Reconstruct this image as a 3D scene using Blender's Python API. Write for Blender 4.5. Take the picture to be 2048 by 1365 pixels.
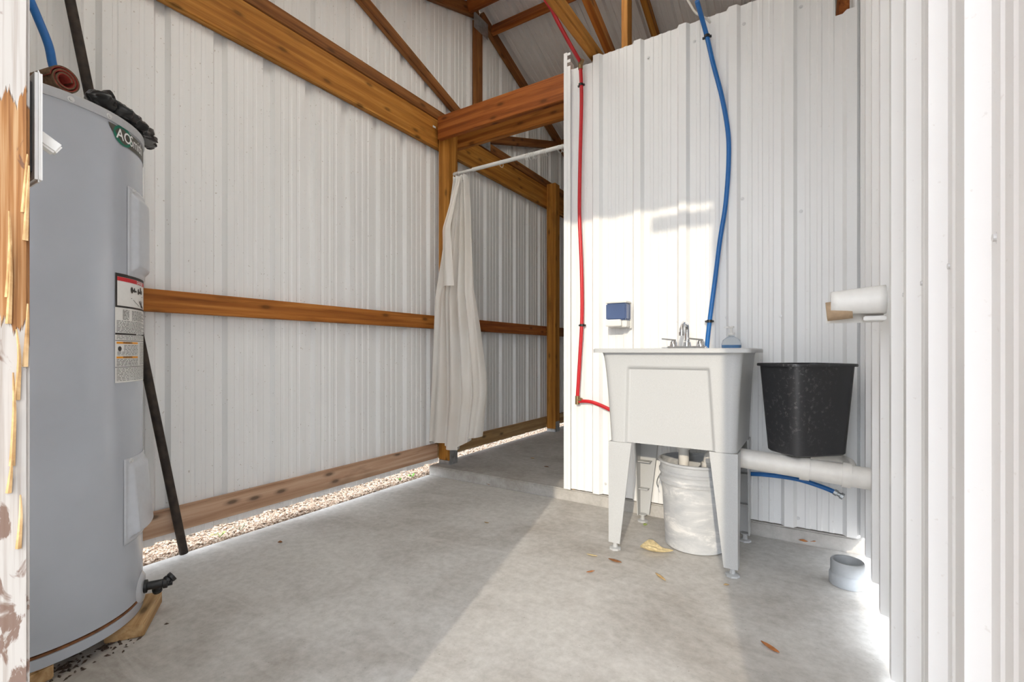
import bpy, bmesh, math, random
from mathutils import Vector, Matrix, noise
random.seed(7)
for o in list(bpy.data.objects): bpy.data.objects.remove(o, do_unlink=True)
S = bpy.context.scene
COL = S.collection
# ------------------------------------------------------------------ camera
F_PX, CX, HY, H = 948.0, 1024.0, 704.0, 0.80
YAW = math.radians(32.4)
cd = bpy.data.cameras.new('camera'); cam = bpy.data.objects.new('camera', cd); COL.objects.link(cam)
cam.location = (0, 0, H); cam.rotation_euler = (math.pi/2, 0, YAW)
cd.sensor_width = 36; cd.lens = 36*F_PX/2048; cd.shift_y = (HY-682.5)/2048; cd.clip_start = 0.01
S.camera = cam
# ------------------------------------------------------------------ sky, sun, exposure
w = bpy.data.worlds.new('sky'); S.world = w; w.use_nodes = True
SUN_EL = math.radians(19); SH = (-0.25, 1.0)
bg = w.node_tree.nodes['Background']; bg.inputs[0].default_value = (0.90, 0.96, 1.04, 1); bg.inputs[1].default_value = 3.0   # bright hazy sky
hl = math.hypot(*SH)
sd = Vector((SH[0]/hl*math.cos(SUN_EL), SH[1]/hl*math.cos(SUN_EL), -math.sin(SUN_EL)))
sl = bpy.data.lights.new('sun', 'SUN'); sl.energy = 1.25; sl.color = (1.0, 0.88, 0.70); sl.angle = math.radians(0.8)
so = bpy.data.objects.new('sun', sl); COL.objects.link(so); so.rotation_euler = sd.to_track_quat('-Z', 'Y').to_euler(); so.location = (1, -4, 4)
S.view_settings.view_transform = 'Standard'; S.view_settings.look = 'None'
S.view_settings.gamma = 1.0; S.view_settings.exposure = 0.92; S.view_settings.use_curve_mapping = False
# ------------------------------------------------------------------ pixel -> place on a known plane
FX, FY = -math.sin(YAW), math.cos(YAW); RX, RY = math.cos(YAW), math.sin(YAW)
def ray(px, py):
    u = (px-CX)/F_PX; v = (HY-py)/F_PX
    return FX+u*RX, FY+u*RY, v
def onY(px, py, Y): a, b, c = ray(px, py); t = Y/b; return Vector((a*t, Y, H+c*t))
def onX(px, py, X): a, b, c = ray(px, py); t = X/a; return Vector((X, b*t, H+c*t))
def onZ(px, py, Z): a, b, c = ray(px, py); t = (Z-H)/c; return Vector((a*t, b*t, Z))
def to_px(p):
    f = p[0]*FX+p[1]*FY; r = p[0]*RX+p[1]*RY
    return CX+F_PX*r/f, HY-F_PX*(p[2]-H)/f
# ------------------------------------------------------------------ materials
MATS = {}
class N:
    def __init__(s, name):
        s.m = bpy.data.materials.new(name); s.m.use_nodes = True; s.t = s.m.node_tree
        s.b = s.t.nodes['Principled BSDF']; s.out = s.t.nodes['Material Output']
    def n(s, typ, **kw):
        x = s.t.nodes.new(typ)
        for k, v in kw.items(): setattr(x, k, v)
        return x
    def l(s, a, b): s.t.links.new(a, b)
    def coords(s, scale=(1, 1, 1), rnd=True):
        tc = s.n('ShaderNodeTexCoord'); mp = s.n('ShaderNodeMapping'); mp.inputs['Scale'].default_value = scale
        if rnd:
            oi = s.n('ShaderNodeObjectInfo'); mu = s.n('ShaderNodeMath', operation='MULTIPLY'); mu.inputs[1].default_value = 37.0
            s.l(oi.outputs['Random'], mu.inputs[0]); ad = s.n('ShaderNodeVectorMath', operation='ADD')
            s.l(tc.outputs['Object'], ad.inputs[0]); s.l(mu.outputs[0], ad.inputs[1]); s.l(ad.outputs[0], mp.inputs[0])
        else: s.l(tc.outputs['Object'], mp.inputs[0])
        return mp.outputs[0]
    def noise(s, vec, scale=5, detail=4, rough=.55, dist=0):
        x = s.n('ShaderNodeTexNoise'); x.inputs['Scale'].default_value = scale; x.inputs['Detail'].default_value = detail
        x.inputs['Roughness'].default_value = rough; x.inputs['Distortion'].default_value = dist
        s.l(vec, x.inputs['Vector']); return x.outputs['Fac']
    def ramp(s, fac, stops):
        x = s.n('ShaderNodeValToRGB'); e = x.color_ramp.elements
        while len(e) < len(stops): e.new(.5)
        for i, (p, c) in enumerate(stops): e[i].position = p; e[i].color = (*c, 1) if len(c) == 3 else c
        s.l(fac, x.inputs[0]); return x.outputs[0]
    def mix(s, fac, a, b, mode='MIX'):
        x = s.n('ShaderNodeMix', data_type='RGBA', blend_type=mode)
        for sock, val in ((x.inputs[0], fac), (x.inputs[6], a), (x.inputs[7], b)):
            if hasattr(val, 'links'): s.l(val, sock)
            elif isinstance(val, (int, float)): sock.default_value = val
            else: sock.default_value = (*val, 1)
        return x.outputs[2]
    def bump(s, h, strength=.3, dist=.002):
        x = s.n('ShaderNodeBump'); x.inputs['Strength'].default_value = strength; x.inputs['Distance'].default_value = dist
        s.l(h, x.inputs['Height']); s.l(x.outputs[0], s.b.inputs['Normal'])
    def col(s, c):
        if hasattr(c, 'links'): s.l(c, s.b.inputs['Base Color'])
        else: s.b.inputs['Base Color'].default_value = (*c, 1)
    def set(s, rough=.5, metal=0, **kw):
        s.b.inputs['Roughness'].default_value = rough; s.b.inputs['Metallic'].default_value = metal
        for k, v in kw.items(): s.b.inputs[k.replace('_', ' ')].default_value = v
def reg(k, n): MATS[k] = n.m; return n.m
def plain(k, c, rough=.5, metal=0, var=.06, scale=60, **kw):
    n = N(k); v = n.coords(rnd=False); f = n.noise(v, scale, 3)
    n.col(n.ramp(f, [(.3, tuple(x*(1-var) for x in c)), (.7, tuple(min(1, x*(1+var)) for x in c))]))
    n.set(rough, metal, **kw); return reg(k, n)
def wood(k, base, dark, light, knots=.5, rough=.6):
    n = N(k); g = n.coords((1.6, 42, 42)); f = n.noise(g, 1.0, 6, .65, .6)
    ringv = n.coords((.8, 13, 13)); wv = n.n('ShaderNodeTexWave'); wv.wave_type = 'RINGS'; wv.rings_direction = 'X'
    wv.inputs['Scale'].default_value = .55; wv.inputs['Distortion'].default_value = 5; wv.inputs['Detail'].default_value = 3; n.l(ringv, wv.inputs['Vector'])
    c1 = n.ramp(f, [(.28, dark), (.5, base), (.72, light)])
    c2 = n.ramp(wv.outputs['Fac'], [(.1, (.72, .66, .6)), (.6, (1, 1, 1))])
    c = n.mix(.75, c1, c2, 'MULTIPLY')
    bl = n.noise(n.coords((2.2, 7, 7)), 1.3, 4, .6); c = n.mix(n.ramp(bl, [(.58, (0, 0, 0)), (.74, (.75, .75, .75))]), c, tuple(x*.45 for x in base))
    vo = n.n('ShaderNodeTexVoronoi'); vo.voronoi_dimensions = '2D'; vo.inputs['Scale'].default_value = 1.0
    sp = n.n('ShaderNodeSeparateXYZ'); n.l(n.coords((3.2, 8.5, 8.5)), sp.inputs[0]); sm = n.n('ShaderNodeMath', operation='ADD'); n.l(sp.outputs[1], sm.inputs[0]); n.l(sp.outputs[2], sm.inputs[1])
    cb = n.n('ShaderNodeCombineXYZ'); n.l(sp.outputs[0], cb.inputs[0]); n.l(sm.outputs[0], cb.inputs[1]); n.l(cb.outputs[0], vo.inputs['Vector'])
    kn = n.ramp(vo.outputs['Distance'], [(.045, (knots+.25,)*3), (.085, (knots*.5,)*3), (.14, (0, 0, 0))]); c = n.mix(kn, c, tuple(x*.28 for x in base))
    n.col(c); n.set(rough); n.b.inputs['Specular IOR Level'].default_value = .25; n.bump(f, .35, .0015); return reg(k, n)
wood('wood_amber', (.42, .145, .026), (.23, .070, .013), (.58, .24, .055))
wood('wood_honey', (.48, .20, .034), (.29, .105, .018), (.64, .32, .075))
wood('wood_red', (.36, .105, .022), (.17, .045, .012), (.50, .18, .045))
wood('wood_dark', (.28, .11, .032), (.14, .05, .016), (.40, .18, .060))
wood('wood_pale', (.56, .36, .24), (.40, .22, .13), (.68, .49, .35), .7, .75)
wood('wood_tan', (.48, .30, .14), (.30, .17, .07), (.60, .42, .23), .6, .75)
def sheet_mat(k, c, dirt):
    n = N(k); v = n.coords(rnd=False)
    big = n.noise(n.coords((1.2, 1.2, .7), False), 2.0, 4); cc = n.ramp(big, [(.3, tuple(x*.95 for x in c)), (.7, c)])
    sp = n.noise(v, 95, 2, .5); cc = n.mix(n.ramp(sp, [(.70, (0, 0, 0)), (.76, (dirt,)*3)]), cc, (.30, .22, .15))
    st = n.noise(n.coords((30, 30, .6), False), 1, 3); cc = n.mix(n.ramp(st, [(.55, (0, 0, 0)), (.8, (dirt*.3,)*3)]), cc, (.66, .63, .58))
    n.col(cc); n.set(.38); n.b.inputs['Specular IOR Level'].default_value = .45
    n.bump(n.noise(v, 3.0, 2), .12, .01); return reg(k, n)
sheet_mat('sheet_left', (.89, .885, .87), .5); sheet_mat('sheet_white', (.88, .88, .875), .14); sheet_mat('sheet_roof', (.90, .88, .85), .2)
def concrete(k, a, b, warm):
    n = N(k); v = n.coords(rnd=False)
    f = n.noise(v, 2.2, 8, .62, .4); c = n.ramp(f, [(.32, tuple(x*.86*k_ for x, k_ in zip(a, (1.03, .99, .94)))), (.52, b), (.7, warm)])
    f2 = n.noise(v, 34, 5, .7); c = n.mix(.5, c, n.ramp(f2, [(.3, (.55, .53, .5)), (.65, (1, 1, 1))]), 'MULTIPLY')
    sp = n.noise(v, 130, 2); c = n.mix(n.ramp(sp, [(.70, (0, 0, 0)), (.76, (.5, .5, .5))]), c, (.20, .16, .12))
    st = n.noise(n.coords((1.2, 5, 1), False), 1.8, 5, .65, 1.0); c = n.mix(n.ramp(st, [(.52, (0, 0, 0)), (.75, (.4, .4, .4))]), c, tuple(x*1.22 for x in b))
    n.col(c); n.set(.8); n.bump(f2, .18, .002); return reg(k, n)
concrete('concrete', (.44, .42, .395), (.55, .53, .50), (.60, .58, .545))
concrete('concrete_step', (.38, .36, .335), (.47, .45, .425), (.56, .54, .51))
# weathered jamb: flaking white paint over bare wood, rot stains
n = N('jamb_paint'); tcj = n.n('ShaderNodeTexCoord'); sep = n.n('ShaderNodeSeparateXYZ'); n.l(tcj.outputs['Object'], sep.inputs[0])
gr = n.noise(n.coords((6, 420, 420), False), 1, 5); wd = n.ramp(gr, [(.3, (.15, .055, .014)), (.5, (.29, .13, .042)), (.7, (.42, .26, .13))])
pt = n.ramp(n.noise(n.coords((5, 260, 260), False), 1, 5), [(.3, (.30, .26, .225)), (.55, (.42, .39, .36))])
zr = n.ramp(n.n('ShaderNodeMapRange').outputs[0], [(0, (0, 0, 0)), (1, (1, 1, 1))])
mr = [x for x in n.t.nodes if x.type == 'MAP_RANGE'][0]; n.l(sep.outputs['X'], mr.inputs[0]); mr.inputs[1].default_value = -.8; mr.inputs[2].default_value = .2
cr = [x for x in n.t.nodes if x.type == 'VALTORGB'][-1]
e = cr.color_ramp.elements
for p_, v_ in ((.0, .02), (.43, .10), (.50, .62), (.60, .85), (.69, .62), (.74, .12)):
    x = e.new(p_); x.color = (v_, v_, v_, 1)
e[-1].color = (.1, .1, .1, 1)
fl = n.noise(n.coords((14, 150, 150), False), 1, 4, .5)
su = n.n('ShaderNodeMath', operation='ADD'); n.l(zr, su.inputs[0]); n.l(fl, su.inputs[1])
mk_ = n.ramp(su.outputs[0], [(.92, (0, 0, 0)), (.97, (1, 1, 1))])
cj = n.mix(mk_, pt, wd)
ro = n.noise(n.coords((22, 60, 60), False), 1, 5, .6, .6); lowz = n.n('ShaderNodeMapRange'); n.l(sep.outputs['X'], lowz.inputs[0])
for k_, v_ in ((1, -.40), (2, -.55), (3, 0.0), (4, .10)): lowz.inputs[k_].default_value = v_
ad_ = n.n('ShaderNodeMath', operation='ADD'); n.l(ro, ad_.inputs[0]); n.l(lowz.outputs[0], ad_.inputs[1]); ro = ad_.outputs[0]; cj = n.mix(n.ramp(ro, [(.62, (0, 0, 0)), (.67, (.85, .85, .85))]), cj, (.13, .065, .04))
n.col(cj); n.set(.85); n.bump(mk_, .8, .002); reg('jamb', n)
plain('heater_grey', (.50, .53, .585), .26, .15, .03, 8); plain('heater_cap', (.52, .53, .55), .4, .1, .04)
plain('panel_grey', (.56, .58, .62), .32, .1, .03); plain('rust', (.20, .08, .03), .9, 0, .4, 40)
plain('sticker_dark', (.085, .08, .065), .45); plain('sticker_green', (.01, .16, .10), .45); plain('print_white', (.85, .85, .84), .5)
plain('label_paper', (.82, .81, .78), .5, 0, .03); plain('print_black', (.025, .022, .02), .5); plain('print_red', (.62, .02, .03), .5); plain('print_orange', (.90, .36, .02), .5)
plain('print_grey', (.16, .155, .15), .6)
plain('black_plastic', (.018, .018, .018), .45); plain('bag_black', (.012, .012, .013), .28)
plain('mat_brown', (.13, .075, .04), .9, 0, .35, 150); plain('mat_red', (.25, .03, .02), .9, 0, .3, 90)
plain('blue_hose', (.012, .135, .42), .35); plain('red_hose', (.55, .015, .022), .35); plain('brass', (.32, .22, .11), .4, .8); plain('cable_white', (.75, .72, .66), .5)
plain('stick_dark', (.035, .024, .017), .7, 0, .6, 30); plain('white_plastic', (.80, .79, .76), .4, 0, .03); plain('pvc', (.80, .77, .72), .38, 0, .05, 25)
plain('chrome', (.75, .76, .78), .12, 1.0, .02); plain('zinc', (.38, .40, .41), .45, .7, .2, 40); plain('grey_pvc', (.40, .42, .44), .45, 0, .08, 30)
plain('screw_white', (.70, .70, .70), .4, .2); plain('galv', (.42, .43, .44), .45, .8, .25, 30); plain('cardboard', (.42, .30, .19), .8, 0, .15)
n = N('sink'); v = n.coords(rnd=False); c = n.ramp(n.noise(v, 420, 2), [(.3, (.455, .46, .46)), (.5, (.485, .49, .49)), (.7, (.51, .515, .515))]); n.col(c); n.set(.45); reg('sink', n)
n = N('bucket'); f = n.noise(n.coords((7, 7, 20), False), 1, 6, .7, .5); n.col(n.ramp(f, [(.38, (.43, .44, .455)), (.54, (.52, .525, .53)), (.64, (.70, .69, .68))])); n.set(.6); n.bump(f, .2, .002); reg('bucket', n)
n = N('bin_black'); f = n.noise(n.coords((70, 70, 70), False), 1, 4, .7); g = n.noise(n.coords((4, 4, 3), False), 1, 3)
mm = n.n('ShaderNodeMath', operation='MULTIPLY'); n.l(n.ramp(f, [(.55, (0, 0, 0)), (.72, (1, 1, 1))]), mm.inputs[0]); n.l(n.ramp(g, [(.4, (0, 0, 0)), (.65, (1, 1, 1))]), mm.inputs[1])
n.col(n.mix(mm.outputs[0], (.036, .036, .039), (.19, .185, .18))); n.set(.38); reg('bin_black', n)
n = N('blue_tank'); n.col((.19, .27, .50)); n.set(.10, 0, Transmission_Weight=.55, IOR=1.35); reg('blue_tank', n)
n = N('clear_plastic'); n.col((.93, .96, .98)); n.set(.06, 0, Transmission_Weight=.92, IOR=1.25); reg('clear_plastic', n)
n = N('blue_soap'); n.col((.06, .32, .75)); n.set(.15, 0, Transmission_Weight=.3); reg('blue_soap', n)
n = N('curtain')
tr = n.n('ShaderNodeBsdfTranslucent'); tp = n.n('ShaderNodeBsdfTransparent'); m1 = n.n('ShaderNodeMixShader'); m2 = n.n('ShaderNodeMixShader')
f = n.noise(n.coords((3, 3, 1.5), False), 2, 4); cc = n.ramp(f, [(.3, (.90, .84, .76)), (.7, (.96, .93, .88))]); n.col(cc); n.l(cc, tr.inputs[0]); n.set(.35)
m1.inputs[0].default_value = .14; n.l(n.b.outputs[0], m1.inputs[1]); n.l(tr.outputs[0], m1.inputs[2]); m2.inputs[0].default_value = .20
n.l(m1.outputs[0], m2.inputs[1]); n.l(tp.outputs[0], m2.inputs[2]); n.l(m2.outputs[0], n.out.inputs[0]); reg('curtain', n)
n = N('fill_daylight'); tr = n.n('ShaderNodeBsdfTranslucent'); tr.inputs[0].default_value = (.90, .87, .81, 1); m1 = n.n('ShaderNodeMixShader'); m1.inputs[0].default_value = .8
n.col((.85, .85, .84)); n.set(.4); n.l(n.b.outputs[0], m1.inputs[1]); n.l(tr.outputs[0], m1.inputs[2]); n.l(m1.outputs[0], n.out.inputs[0]); reg('fill_daylight', n)  # translucent roof sheet material, added to let fill light in from above
n = N('gravel'); oi = n.noise(n.coords(rnd=False), 75, 1); n.col(n.ramp(oi, [(.25, (.10, .055, .035)), (.42, (.32, .22, .15)), (.55, (.46, .36, .27)), (.7, (.56, .48, .40))])); n.set(.85); reg('gravel', n)
n = N('ground'); f = n.noise(n.coords(rnd=False), 30, 6, .7); n.col(n.ramp(f, [(.3, (.14, .10, .07)), (.6, (.30, .24, .18))])); n.set(.95); reg('ground', n)
for k, c in (('leaf_brown', (.26, .11, .04)), ('leaf_orange', (.42, .16, .05)), ('leaf_tan', (.50, .34, .16)), ('leaf_yellow', (.62, .50, .28)), ('leaf_green', (.30, .38, .10)), ('weed', (.16, .34, .06)), ('soil', (.05, .03, .02)), ('grass_dry', (.40, .36, .26))):
    plain(k, c, .8, 0, .25, 70)
# ------------------------------------------------------------------ builders
def attach(o, parent):
    if parent is not None:
        o.parent = parent; o.matrix_parent_inverse = Matrix.Translation(-parent.location) if parent.type == 'EMPTY' else parent.matrix_basis.inverted()
    return o
def finish(name, bm, mat, parent=None, smooth=False, loc=None):
    bmesh.ops.recalc_face_normals(bm, faces=bm.faces)
    me = bpy.data.meshes.new(name); bm.to_mesh(me); bm.free()
    if mat: me.materials.append(MATS[mat])
    o = bpy.data.objects.new(name, me); COL.objects.link(o)
    if loc is not None:
        me.transform(Matrix.Translation(-Vector(loc))); o.location = loc
    if smooth:
        for p in me.polygons: p.use_smooth = True
        if smooth != 'all':
            me.set_sharp_from_angle(angle=math.radians(38))
    return attach(o, parent)
def T(o, label, cat, group=None):
    o['label'] = label; o['category'] = cat
    if group: o['group'] = group
    return o
def struct(o): o['kind'] = 'structure'; return o
def E(name, loc):
    o = bpy.data.objects.new(name, None); COL.objects.link(o); o.location = loc; o.empty_display_size = .05; return o
def addbox(bm, lo, hi, bev=0):
    vs = [bm.verts.new((x, y, z)) for x in (lo[0], hi[0]) for y in (lo[1], hi[1]) for z in (lo[2], hi[2])]
    fs = [(0, 1, 3, 2), (4, 6, 7, 5), (0, 4, 5, 1), (2, 3, 7, 6), (0, 2, 6, 4), (1, 5, 7, 3)]
    ff = [bm.faces.new([vs[i] for i in f]) for f in fs]
    if bev:
        es = {e for f in ff for e in f.edges}
        bmesh.ops.bevel(bm, geom=list(es), offset=bev, segments=2, affect='EDGES')
def box(name, lo, hi, mat, parent=None, bev=.002):
    bm = bmesh.new(); addbox(bm, lo, hi, bev); c = [(a+b)/2 for a, b in zip(lo, hi)]
    return finish(name, bm, mat, parent, loc=(c[0], c[1], lo[2]))
def board(name, p0, p1, wid, thk, mat, parent=None, up=(0, 0, 1), bev=.003):
    """plank from p0 to p1; wid along 'up', thk across; local X is the grain"""
    p0, p1 = Vector(p0), Vector(p1); d = p1-p0; L = d.length; x = d.normalized(); y = Vector(up).cross(x).normalized(); z = x.cross(y)
    bm = bmesh.new(); addbox(bm, (-L/2, -thk/2, -wid/2), (L/2, thk/2, wid/2), bev)
    me = bpy.data.meshes.new(name); bmesh.ops.recalc_face_normals(bm, faces=bm.faces); bm.to_mesh(me); bm.free(); me.materials.append(MATS[mat])
    o = bpy.data.objects.new(name, me); COL.objects.link(o)
    M = Matrix((x, y, z)).transposed().to_4x4(); M.translation = (p0+p1)/2
    o.matrix_basis = M; return attach(o, parent)
def smooth_path(pts, k=6):
    pts = [Vector(p) for p in pts]; out = []
    for i in range(len(pts)-1):
        a = pts[max(i-1, 0)]; b = pts[i]; c = pts[i+1]; d = pts[min(i+2, len(pts)-1)]
        for j in range(k):
            t = j/k; out.append(.5*((2*b)+(c-a)*t+(2*a-5*b+4*c-d)*t*t+(3*b-a-3*c+d)*t**3))
    out.append(pts[-1]); return out
def addtube(bm, pts, r, seg=12, k=6, rads=None, smoothp=True):
    P = smooth_path(pts, k) if smoothp and len(pts) > 2 else [Vector(p) for p in pts]
    rings = []; prev = None
    for i, p in enumerate(P):
        d = (P[min(i+1, len(P)-1)]-P[max(i-1, 0)]).normalized()
        if prev is None: a = d.orthogonal().normalized()
        else:
            a = prev-d*prev.dot(d); a.normalize()
        prev = a; b = d.cross(a)
        rr = r if rads is None else rads[0]+(rads[1]-rads[0])*i/(len(P)-1)
        rings.append([bm.verts.new(p+rr*(math.cos(2*math.pi*j/seg)*a+math.sin(2*math.pi*j/seg)*b)) for j in range(seg)])
    for A, B in zip(rings, rings[1:]):
        for j in range(seg): bm.faces.new((A[j], A[(j+1) % seg], B[(j+1) % seg], B[j]))
    bm.faces.new(rings[0][::-1]); bm.faces.new(rings[-1])
def tube(name, pts, r, mat, parent=None, seg=12, k=6, rads=None, smoothp=True, loc=None):
    bm = bmesh.new(); addtube(bm, pts, r, seg, k, rads, smoothp); return finish(name, bm, mat, parent, True, loc)
def addlathe(bm, prof, c, seg=40, axis=None, closed=False):
    c = Vector(c); q = Vector((0, 0, 1)).rotation_difference(Vector(axis)).to_matrix() if axis else Matrix.Identity(3)
    rings = []
    for r, z in prof:
        if r < 1e-6: rings.append([bm.verts.new(c+q@Vector((0, 0, z)))])
        else: rings.append([bm.verts.new(c+q@Vector((r*math.cos(2*math.pi*j/seg), r*math.sin(2*math.pi*j/seg), z))) for j in range(seg)])
    pairs = list(zip(rings, rings[1:]))
    if closed: pairs.append((rings[-1], rings[0]))
    for A, B in pairs:
        for j in range(seg):
            k2 = (j+1) % seg
            if len(A) == 1 and len(B) == 1: continue
            if len(A) == 1: bm.faces.new((A[0], B[k2], B[j]))
            elif len(B) == 1: bm.faces.new((A[j], A[k2], B[0]))
            else: bm.faces.new((A[j], A[k2], B[k2], B[j]))
def lathe(name, prof, c, mat, parent=None, seg=40, axis=None, closed=False, loc=None):
    bm = bmesh.new(); addlathe(bm, prof, c, seg, axis, closed); return finish(name, bm, mat, parent, True, loc)
def grid(name, fn, nu, nv, mat, parent=None, closed_u=False, thick=0, smooth=True, loc=None):
    bm = bmesh.new(); V = [[bm.verts.new(fn(i/(nu if closed_u else nu-1), j/(nv-1))) for i in range(nu)] for j in range(nv)]
    for j in range(nv-1):
        for i in range(nu if closed_u else nu-1):
            bm.faces.new((V[j][i], V[j][(i+1) % nu], V[j+1][(i+1) % nu], V[j+1][i]))
    o = finish(name, bm, mat, parent, smooth, loc)
    if thick:
        m = o.modifiers.new('thickness', 'SOLIDIFY'); m.thickness = thick; m.offset = 0
    return o
def screw_mesh():
    bm = bmesh.new(); addlathe(bm, [(0, 0), (.0075, 0), (.0075, .0012), (.0045, .0016), (.0045, .0052), (0, .0056)], (0, 0, 0), 10)
    bmesh.ops.recalc_face_normals(bm, faces=bm.faces); me = bpy.data.meshes.new('screw'); bm.to_mesh(me); bm.free(); me.materials.append(MATS['screw_white']); return me
SCREW = screw_mesh()
def screw(loc, normal, parent):
    o = bpy.data.objects.new('screw', SCREW); COL.objects.link(o)
    M = Vector((0, 0, 1)).rotation_difference(Vector(normal)).to_matrix().to_4x4(); M.translation = Vector(loc); o.matrix_basis = M
    return attach(o, parent)
# corrugated steel: rib every RP metres, two low stiffeners between
RP, RH = .2137, .021
def profile(a0, a1, phase):
    """list of (a, height)"""
    ks = [(-.029, 0), (-.016, RH), (.016, RH), (.029, 0)]
    for m in (RP*.31, RP*.5, RP*.69): ks += [(m-.010, 0), (m-.006, .0028), (m+.006, .0028), (m+.010, 0)]
    out = []; k = math.floor((a0-phase)/RP)-1
    while phase+k*RP < a1+RP:
        for d, h in ks: out.append((phase+k*RP+d, h))
        k += 1
    def at(a):
        for (x0, h0), (x1, h1) in zip(out, out[1:]):
            if x0 <= a <= x1: return h0+(h1-h0)*(a-x0)/max(x1-x0, 1e-9)
        return 0
    res = [(a0, at(a0))]+[p for p in out if a0 < p[0] < a1]+[(a1, at(a1))]
    return res
def sheet(name, parent, a0, a1, phase, place, z0, z1, mat):
    """place(a, h, z)->xyz ; z0,z1 may be functions of a"""
    bm = bmesh.new(); g0 = z0 if callable(z0) else (lambda a: z0); g1 = z1 if callable(z1) else (lambda a: z1)
    pr = profile(a0, a1, phase); A = [bm.verts.new(place(a, h, g0(a))) for a, h in pr]; B = [bm.verts.new(place(a, h, g1(a))) for a, h in pr]
    for i in range(len(pr)-1): bm.faces.new((A[i], A[i+1], B[i+1], B[i]))
    o = finish(name, bm, mat, parent); m = o.modifiers.new('thickness', 'SOLIDIFY'); m.thickness = .0012; m.offset = 0
    return o
# ------------------------------------------------------------------ levels
XL, XB, YW, XR, STEP = -2.133, -2.095, 2.305, .178, .060
PK_Y, PK_Z, PITCH = 2.87, 3.29, .36
def chord_low(y): return PK_Z-PITCH*abs(y-PK_Y)
def roof_z(y): return chord_low(y)+.100
Y_END = 5.70
# ------------------------------------------------------------------ ground, floor
def addground():
    bm = bmesh.new(); vs = [bm.verts.new(p) for p in ((-30, -30, -.03), (30, -30, -.03), (30, 30, -.03), (-30, 30, -.03))]; bm.faces.new(vs)
    return struct(finish('ground', bm, 'ground'))
addground()
struct(box('ground_bounce_apron', (-4.0, -5.0, -.10), (3.0, -.702, -.004), 'concrete', bev=.004))  # unseen concrete outside the doorway, added to bounce light indoors
struct(box('floor', (-2.11, -.7, -.12), (.42, 2.312, 0), 'concrete', bev=.004))
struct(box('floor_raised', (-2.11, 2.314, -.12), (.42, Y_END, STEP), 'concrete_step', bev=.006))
# ------------------------------------------------------------------ left wall (gable end)
wl = struct(E('wall_left', (XL, 0, 0)))
PW = 4*RP; y = -.0
ph = .827
edges = [.02]+[ph-.1+i*PW for i in range(0, 8)]
edges = [e for e in edges if e < Y_END]+[Y_END]
for a, b in zip(edges, edges[1:]):
    def top(t): return roof_z(t)-.004
    zb = .058 if b < 2.45 else .082
    bnds = [a, b] if not (a < PK_Y < b) else [a, PK_Y, b]
    for c0, c1 in zip(bnds, bnds[1:]): sheet('panel', wl, c0, c1, ph, lambda t, h, z: (XL-h, t, z), zb, top, 'sheet_left')
# far end wall, front wall, right wall, partition
we = struct(E('wall_back', (0, Y_END, 0)))
for i in range(4):
    a = XL+i*.62; sheet('panel', we, a, min(a+.62, XR), -2.05, lambda t, h, z: (t, Y_END+.01+h, z), .08, roof_z(Y_END), 'sheet_left')
wf = struct(E('wall_front', (-1.4, .03, 0)))
for a, b in ((XL, -1.45), (-1.45, -.66)): sheet('panel', wf, a, b, -2.0, lambda t, h, z: (t, .030-h, z), .02, roof_z(.03)-.004, 'sheet_white')
sheet('panel', wf, -.66, XR+.03, -2.0, lambda t, h, z: (t, .030-h, z), 2.29, roof_z(.03)-.004, 'sheet_white')
wr = struct(E('wall_right', (XR, 0, 0)))
phr = .802
er = [.04]+[phr-.1+i*PW for i in range(0, 7)]; er = [e for e in er if e < Y_END]+[Y_END]
for a, b in zip(er, er[1:]):
    sheet('panel', wr, a, b, phr, lambda t, h, z: (XR-h, t, z), .024 if b < 2.4 else .08, (lambda t: roof_z(t)-.02) , 'sheet_white')
for k in range(0, 7):
    yy = phr+k*RP-.052
    for z in (.93, 1.75): screw((XR, yy, z), (-1, 0, 0), wr)
    if k in (2, 3, 4): screw((XR, yy+.03, .075), (-1, 0, 0), wr)
wp = struct(E('wall_partition', (-.5, YW, 0)))
XP0 = -1.100; php = -.939
def ptop(t): return 2.305 if t < -.955 else (2.15 if .076 < t < .138 else 2.326)
cuts = [XP0, -.956, -.40, .076, .138, .157]
for a, b in zip(cuts, cuts[1:]):
    sheet('panel', wp, a, b, php, lambda t, h, z: (t, YW-h, z), .070, ptop((a+b)/2), 'sheet_white')
for px_, py_ in ((1190, 151), (1141, 170), (1297, 116), (1389, 83), (1488, 48), (1602, 14), (1190, 651), (1356, 644), (1454, 636), (1562, 633), (1686, 639), (1485, 398), (1602, 423), (1211, 968), (1290, 980), (1565, 1040), (1596, 1037)):
    p = onY(px_, py_, YW-.001); screw(p, (0, -1, 0), wp)
tr_ = E('corner_trim', (-1.113, YW, .07)); T(tr_, 'white metal corner trim with nailing slots on the partition end', 'trim')
box('trim_face', (-1.121, YW-.024, .07), (-1.101, YW-.021, 2.39), 'sheet_white', tr_, .0005)
box('trim_return', (-1.121, YW-.0205, .07), (-1.118, YW+.10, 2.39), 'sheet_white', tr_, .0005)
bm = bmesh.new()
for z0, z1 in ((.07, 2.315), (2.335, 2.350), (2.372, 2.385)): addbox(bm, (-1.1005, YW-.0235, z0), (-1.082, YW-.0215, z1))
finish('nailing_fin', bm, 'sheet_white', tr_)
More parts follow.
